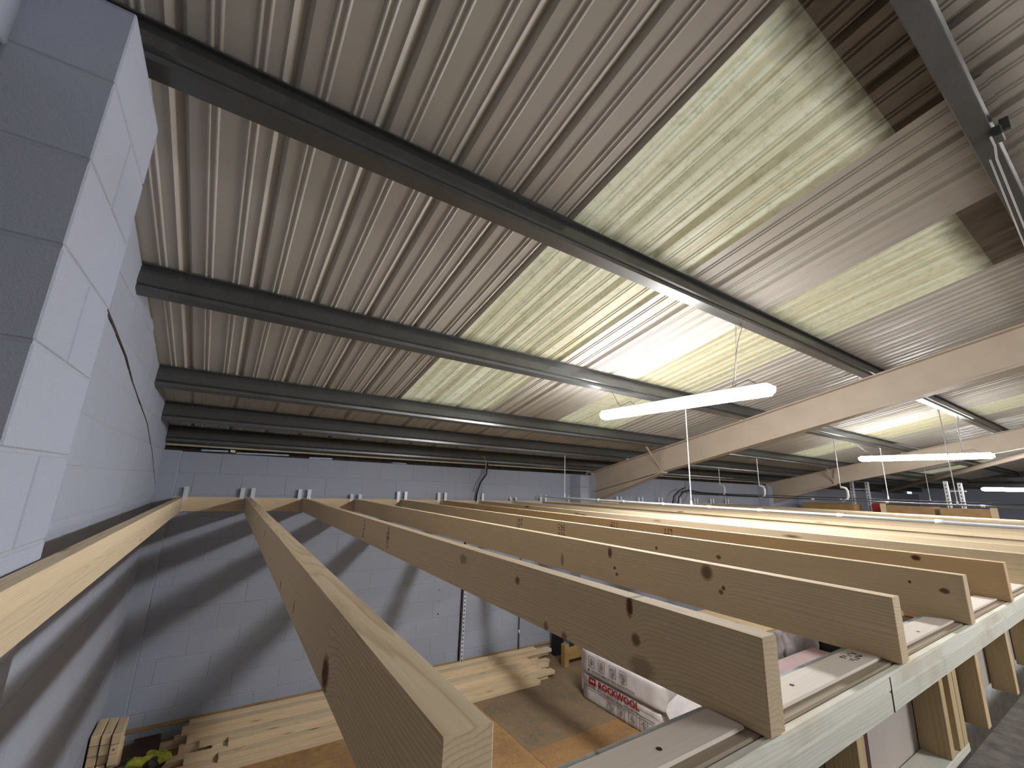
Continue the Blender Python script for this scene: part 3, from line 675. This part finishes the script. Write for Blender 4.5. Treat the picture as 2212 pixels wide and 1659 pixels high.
b = new(); box(b, -.30, -.105, 5.35, 5.74, -2.49, -2.41, .003); tag(obj('board_offcut', b, 'dark_red'), 'dark reddish board at the left end of the timber stack', 'board')
b = new(); box(b, -.56, 5.0, 5.775, 5.799, -2.37, -2.345, .002); tag(obj('dado_batten', b, 'old_timber'), 'thin brown batten on the back wall just above the timber stack', 'batten')
# short offcuts stacked in the corner
for cx in range(3):
    for lv in range(6):
        x = -.548 + cx * .068; yy = 5.02 + .012 * (6 - lv) + R.uniform(-.035, .035); z = -2.49 + lv * .075
        b = new(); box(b, x, x + R.uniform(.056, .064), yy, yy + .30, z, z + .0725, .005)
        tag(obj('timber_offcut', b, 'timber_y'), 'short pale timber offcut in the corner stack, %s column, %s' % (('left', 'middle', 'right')[cx], ('floor level', 'second up', 'third up', 'fourth up', 'fifth up', 'sixth up', 'topmost')[lv]), 'offcut', 'short offcuts stacked in the corner')

# crumpled lime and black gloves/straps at the bottom left
g = empty('work_strap', (-.17, 4.95, -2.49)); tag(g, 'crumpled lime yellow and black strap bundle at the bottom edge, beside the corner offcuts', 'strap')
rr = random.Random(5)
for nm, m, c0, n in (('lime_fold', 'lime', (-.13, 4.97, -2.27), 7), ('black_fold', 'black', (-.18, 4.95, -2.28), 6)):
    for i in range(n):
        b = new(); p = Vector(c0) + Vector((rr.uniform(-.12, .14), rr.uniform(-.08, .08), rr.uniform(-.10, .03)))
        bmesh.ops.create_icosphere(b, subdivisions=2, radius=1.0)
        sx, sy, sz = rr.uniform(.05, .11), rr.uniform(.03, .06), rr.uniform(.015, .04); an = rr.uniform(-.8, .8)
        for vv in b.verts:
            q = Vector((vv.co.x * sx, vv.co.y * sy, vv.co.z * sz + .012 * math.sin(vv.co.x * 5 + i))); q.rotate(Matrix.Rotation(an, 3, 'Z')); vv.co = p + q
        obj(nm, b, m, g)
b = new(); tube(b, [(-.56, 4.75, -2.44), (-.45, 4.82, -2.30), (-.34, 4.9, -2.24), (-.27, 4.94, -2.26)], .022, 8); obj('black_webbing', b, 'black', g)

# ------------------------------------------------------------------ insulation packs
def text(name, s, size, mat, parent, p0, width=None, height=None, org=None):
    """flat lettering on a face looking towards -x; reads along -y"""
    cu = bpy.data.curves.new(name, 'FONT'); cu.body = s; cu.size = size; cu.offset = size * (.04 if width and height and height > .05 else .02); cu.extrude = .0004; cu.resolution_u = 2
    tmp = bpy.data.objects.new('tmp', cu); C.objects.link(tmp); dg = bpy.context.evaluated_depsgraph_get(); me = bpy.data.meshes.new_from_object(tmp.evaluated_get(dg))
    bpy.data.objects.remove(tmp)
    xs = [v.co.x for v in me.vertices]; ys = [v.co.y for v in me.vertices]; sx = (width / (max(xs) - min(xs))) if width else 1; sy = (height / (max(ys) - min(ys))) if height else sx
    for v in me.vertices:
        u, w, t_ = (v.co.x - min(xs)) * sx, (v.co.y - min(ys)) * sy, v.co.z
        v.co = Vector((-t_ * .5, -u, w))
    me.materials.append(M[mat]); o = bpy.data.objects.new(name, me); C.objects.link(o); place(o, p0, parent); return o
def frame_icon(parent, x, y, z, w, h, kind, mat='dark_ink'):
    b = new(); t = .004
    for (a0, a1, c0, c1) in ((y - w, y, z, z + t), (y - w, y, z + h - t, z + h), (y - w, y - w + t, z, z + h), (y - t, y, z, z + h)): box(b, x - .001, x, a0, a1, c0, c1)
    cy, cz = y - w / 2, z + h / 2
    def arc(r, a0, a1, n=10):
        pts = [(x - .0006, cy + r * math.cos(a0 + (a1 - a0) * i / n), cz + r * math.sin(a0 + (a1 - a0) * i / n)) for i in range(n + 1)]; tube(b, pts, .0022, 4)
    if kind == 0:
        for r in (.012, .022, .032): arc(r * w / .1, .3, 2.4); arc(r * w / .1, 3.4, 5.6)
        for s in (0, 2.1, 4.2): arc(.038 * w / .1, s, s + 1.1)
    elif kind == 1:
        tube(b, [(x - .0006, cy, cz - h * .3), (x - .0006, cy + w * .12, cz - h * .05), (x - .0006, cy - w * .05, cz + h * .1), (x - .0006, cy + w * .05, cz + h * .32)], .003, 4); arc(w * .13, 0, 6.2)
        for s in (-.3, .3): tube(b, [(x - .0006, cy + w * s, cz - h * .35), (x - .0006, cy + w * s * .9, cz + h * .35)], .0022, 4)
    elif kind == 2:
        tube(b, [(x - .0006, cy, cz + h * .33), (x - .0006, cy + w * .27, cz - h * .02), (x - .0006, cy + w * .15, cz - h * .25), (x - .0006, cy - w * .15, cz - h * .25), (x - .0006, cy - w * .27, cz - h * .02), (x - .0006, cy, cz + h * .33)], .0028, 4); arc(w * .12, 0, 6.2)
    else:
        tube(b, [(x - .0006, cy + w * .33, cz), (x - .0006, cy, cz + h * .3), (x - .0006, cy - w * .33, cz)], .003, 4); tube(b, [(x - .0006, cy, cz + h * .3), (x - .0006, cy, cz - h * .3)], .003, 4)
    return obj('pictogram', b, mat, parent)
def soft_pack(x0, x1, y0, y1, z0, z1, seed, amp=.008, round_=.05):
    b = new(); nx, ny, nz = 6, 22, 6; rr = random.Random(seed)
    bmesh.ops.create_cube(b, size=1.0); bmesh.ops.subdivide_edges(b, edges=b.edges[:], cuts=9, use_grid_fill=True)
    from mathutils import noise as mn
    for v in b.verts:
        p = Vector((x0 + (v.co.x + .5) * (x1 - x0), y0 + (v.co.y + .5) * (y1 - y0), z0 + (v.co.z + .5) * (z1 - z0)))
        # rounded edges
        q = Vector((max(abs(v.co.x) * (x1 - x0) - ((x1 - x0) / 2 - round_), 0), max(abs(v.co.y) * (y1 - y0) - ((y1 - y0) / 2 - round_), 0), max(abs(v.co.z) * (z1 - z0) - ((z1 - z0) / 2 - round_), 0)))
        if q.length > round_:
            s = 1 - round_ / q.length
            p.x -= math.copysign(q.x * s, v.co.x); p.y -= math.copysign(q.y * s, v.co.y); p.z -= math.copysign(q.z * s, v.co.z)
        side = abs(v.co.x + .5) < .01
        d = mn.noise_vector(p * 9 + Vector((seed, 0, 0))) * (amp * (.25 if side else 1))
        d.z *= .5
        p += d; p.z = max(p.z, z0 + .0)
        v.co = p
    return b
p1 = empty('insulation_pack', (4.4, 3.8, -2.49)); tag(p1, 'white wrapped insulation pack on the floor, big red lettering on its side', 'insulation pack', 'wrapped insulation packs')
obj('wrapper', soft_pack(4.1, 4.7, 3.27, 4.43, -2.49, -2.215, 3, round_=.02), 'wrap', p1, smooth=True)
xf = 4.094
text('maker_name', 'ROCKWOOL', .1, 'red_ink', p1, (xf - .005, 4.155, -2.300), width=.61, height=.076)
b = new(); box(b, xf - .004, xf - .003, 4.20, 4.315, -2.300, -2.222); obj('logo_panel', b, 'red_ink', p1)
b = new()
for i, (a, w_) in enumerate(((4.287, .022), (4.25, .02))):
    pts = [(xf - .0052, a, -2.246), (xf - .0052, a - w_, -2.240), (xf - .0052, a - w_ - .012, -2.262), (xf - .0052, a - .004, -2.268)]; b.faces.new([b.verts.new(p) for p in pts])
obj('logo_mark', b, 'white_pvc', p1)
b = new(); box(b, xf - .004, xf - .003, 3.35, 4.40, -2.332, -2.326); box(b, xf - .004, xf - .003, 3.78, 4.12, -2.346, -2.342); obj('print_line', b, 'dark_ink', p1)
for i, (yy, kd) in enumerate(((4.02, 0), (3.86, 1), (3.70, 2), (3.55, 3))): frame_icon(p1, xf - .003, yy, -2.475, .11, .125, kd)
text('small_print', 'SOLID  WALL  PARTY  WALL', .02, 'dark_ink', p1, (xf - .004, 4.03, -2.343), width=.55, height=.010)
p2 = empty('insulation_pack', (4.4, 3.8, -2.21)); tag(p2, 'white wrapped insulation pack lying on top of the red-lettered one, pictograms and grey print', 'insulation pack', 'wrapped insulation packs')
obj('wrapper', soft_pack(4.085, 4.68, 3.22, 4.45, -2.205, -1.94, 8, round_=.035), 'wrap', p2, smooth=True)
xf = 4.076
text('print', 'NON-COMBUSTIBLE INSULATION', .03, 'dark_ink', p2, (xf - .004, 4.25, -2.155), width=.66, height=.026)
b = new(); box(b, xf - .003, xf - .002, 4.285, 4.31, -2.155, -2.130); obj('print_mark', b, 'dark_ink', p2)
for yy, kd in ((4.30, 2), (4.135, 2), (3.96, 0), (3.80, 0)): frame_icon(p2, xf - .002, yy, -2.105, .10, .12, kd)
b = new(); box(b, xf - .003, xf - .002, 3.2, 4.33, -2.200, -2.193); obj('gap_shade', b, 'dark_ink', p2)  # dark strip painting the shade in the gap between the packs
for zz, par in ((-2.35, p1), (-2.09, p2)):
    o = obj('film_end', soft_pack(4.13, 4.66, 4.40, 4.52, zz - .10, zz + .11, int(-zz * 10), amp=.03, round_=.05), 'wrap', par, smooth=True)
# loose film flap at the near end
b = new(); q = [(4.12, 3.25, -2.15), (4.10, 3.02, -2.42), (4.35, 2.86, -2.05), (4.25, 3.1, -1.95), (4.5, 2.9, -2.0)]
vs = [b.verts.new(p) for p in q]; b.faces.new((vs[0], vs[1], vs[3])); b.faces.new((vs[1], vs[2], vs[3])); b.faces.new((vs[3], vs[2], vs[4])); obj('film_flap', b, 'wrap', p2)

# pallet frame, board and dark post beyond the timber
fr = empty('low_pallet', (4.8, 5.35, -2.49)); tag(fr, 'small brown timber pallet on the floor between the timber stack and the insulation packs', 'frame')
b = new(); box(b, 4.47, 4.55, 5.20, 5.29, -2.49, -2.20, .003); obj('post', b, 'old_timber', fr)
b = new(); box(b, 4.55, 5.35, 5.24, 5.29, -2.42, -2.27, .003); obj('rail', b, 'old_timber', fr)
tag(slab('brown_board', 4.83, 5.28, 5.40, 5.42, -2.49, -1.95, 'card'), 'upright brown board standing behind the small timber pallet', 'board')
tag(slab('dark_post', 4.62, 4.78, 5.60, 5.68, -2.49, -1.6, 'dark_void'), 'dark upright post against the back wall beside the brown board', 'post')
# second heap, seen between the third and fourth joists
tag(slab('pink_board_stack', 5.0, 6.35, 1.95, 2.77, -2.49, -1.8, 'pink', bev=.004), 'stack of pink boards seen below the fourth joist, behind the partition', 'board stack')
for i, (xa, xb, lab) in enumerate(((5.02, 5.86, 'left'), (5.93, 6.74, 'right'))):
    o = obj('wrapped_roll', soft_pack(xa, xb, 2.83, 3.5, -2.49, -1.52 - .06 * i, 20 + i, amp=.05, round_=.09), 'wrap_dull', smooth=True); tag(o, 'crumpled grey wrapped insulation roll standing behind the pink boards, %s one' % lab, 'insulation roll')
tag(slab('pale_board', 5.28, 5.58, 2.76, 3.60, -1.50, -1.47, 'timber_y', bev=.002), 'pale board lying on the crumpled rolls, seen between the third and fourth joists', 'board')
tag(slab('black_crate', 6.86, 7.7, 2.1, 3.3, -2.49, -1.7, 'dark_void', bev=.01), 'black crate to the right of the crumpled rolls', 'crate')

# ------------------------------------------------------------------ racking far off
def rack(y, label, x=14.0):
    o = empty('rack_upright', (x, y, -2.5)); tag(o, label, 'racking', 'slotted steel uprights')
    for i, yy in enumerate((y, y - .33 if y > 4 else y - .23)):
        b = new(); box(b, x, x + .08, yy - .05, yy + .02, -2.49, .455 if i == 0 else .42, .003); u = obj('post', b, 'zinc', o)
        b = new()
        for q in range(9): box(b, x - .001, x + .0, yy - .025, yy - .008, -.3 + q * .08, -.26 + q * .08)
        obj('slots', b, 'screw_hole', u)
    b = new(); box(b, x + .03, x + .05, y - .33, y, .22, .245); box(b, x + .03, x + .05, y - .33, y, -.9, -.875); obj('brace', b, 'zinc', o)
    return o
rack(4.69, 'pair of slotted steel uprights behind the rightmost hook, left pair'); rack(2.87, 'pair of slotted steel uprights under the farthest light, right pair')
tag(slab('red_cabinet', 13.6, 13.9, 4.0, 4.18, -2.49, -.12, 'red'), 'red cabinet top behind the farthest joists, between the slotted uprights', 'cabinet')
for i, (ya, yb, zt, m, lab) in enumerate(((4.35, 5.5, -.16, 'old_timber', 'brown stacked boards behind the farthest joists, left of the red cabinet'), (2.9, 3.75, -.13, 'card', 'brown crate behind the farthest joists, right of the red cabinet'), (2.05, 2.82, -.14, 'card', 'orange-brown crate behind the farthest joists, at the right end'))):
    tag(slab('far_crate', 13.0, 13.5, ya, yb, -2.49, zt, m, bev=.01), lab, 'crate')
for (y, lab) in ((3.78, 'pale upright plank beside the brown crates, left one'), (2.02, 'pale upright plank beside the brown crates, right one')):
    tag(slab('upright_plank', 12.95, 13.0, y - .06, y + .04, -2.49, -.10, 'timber_y'), lab, 'plank')
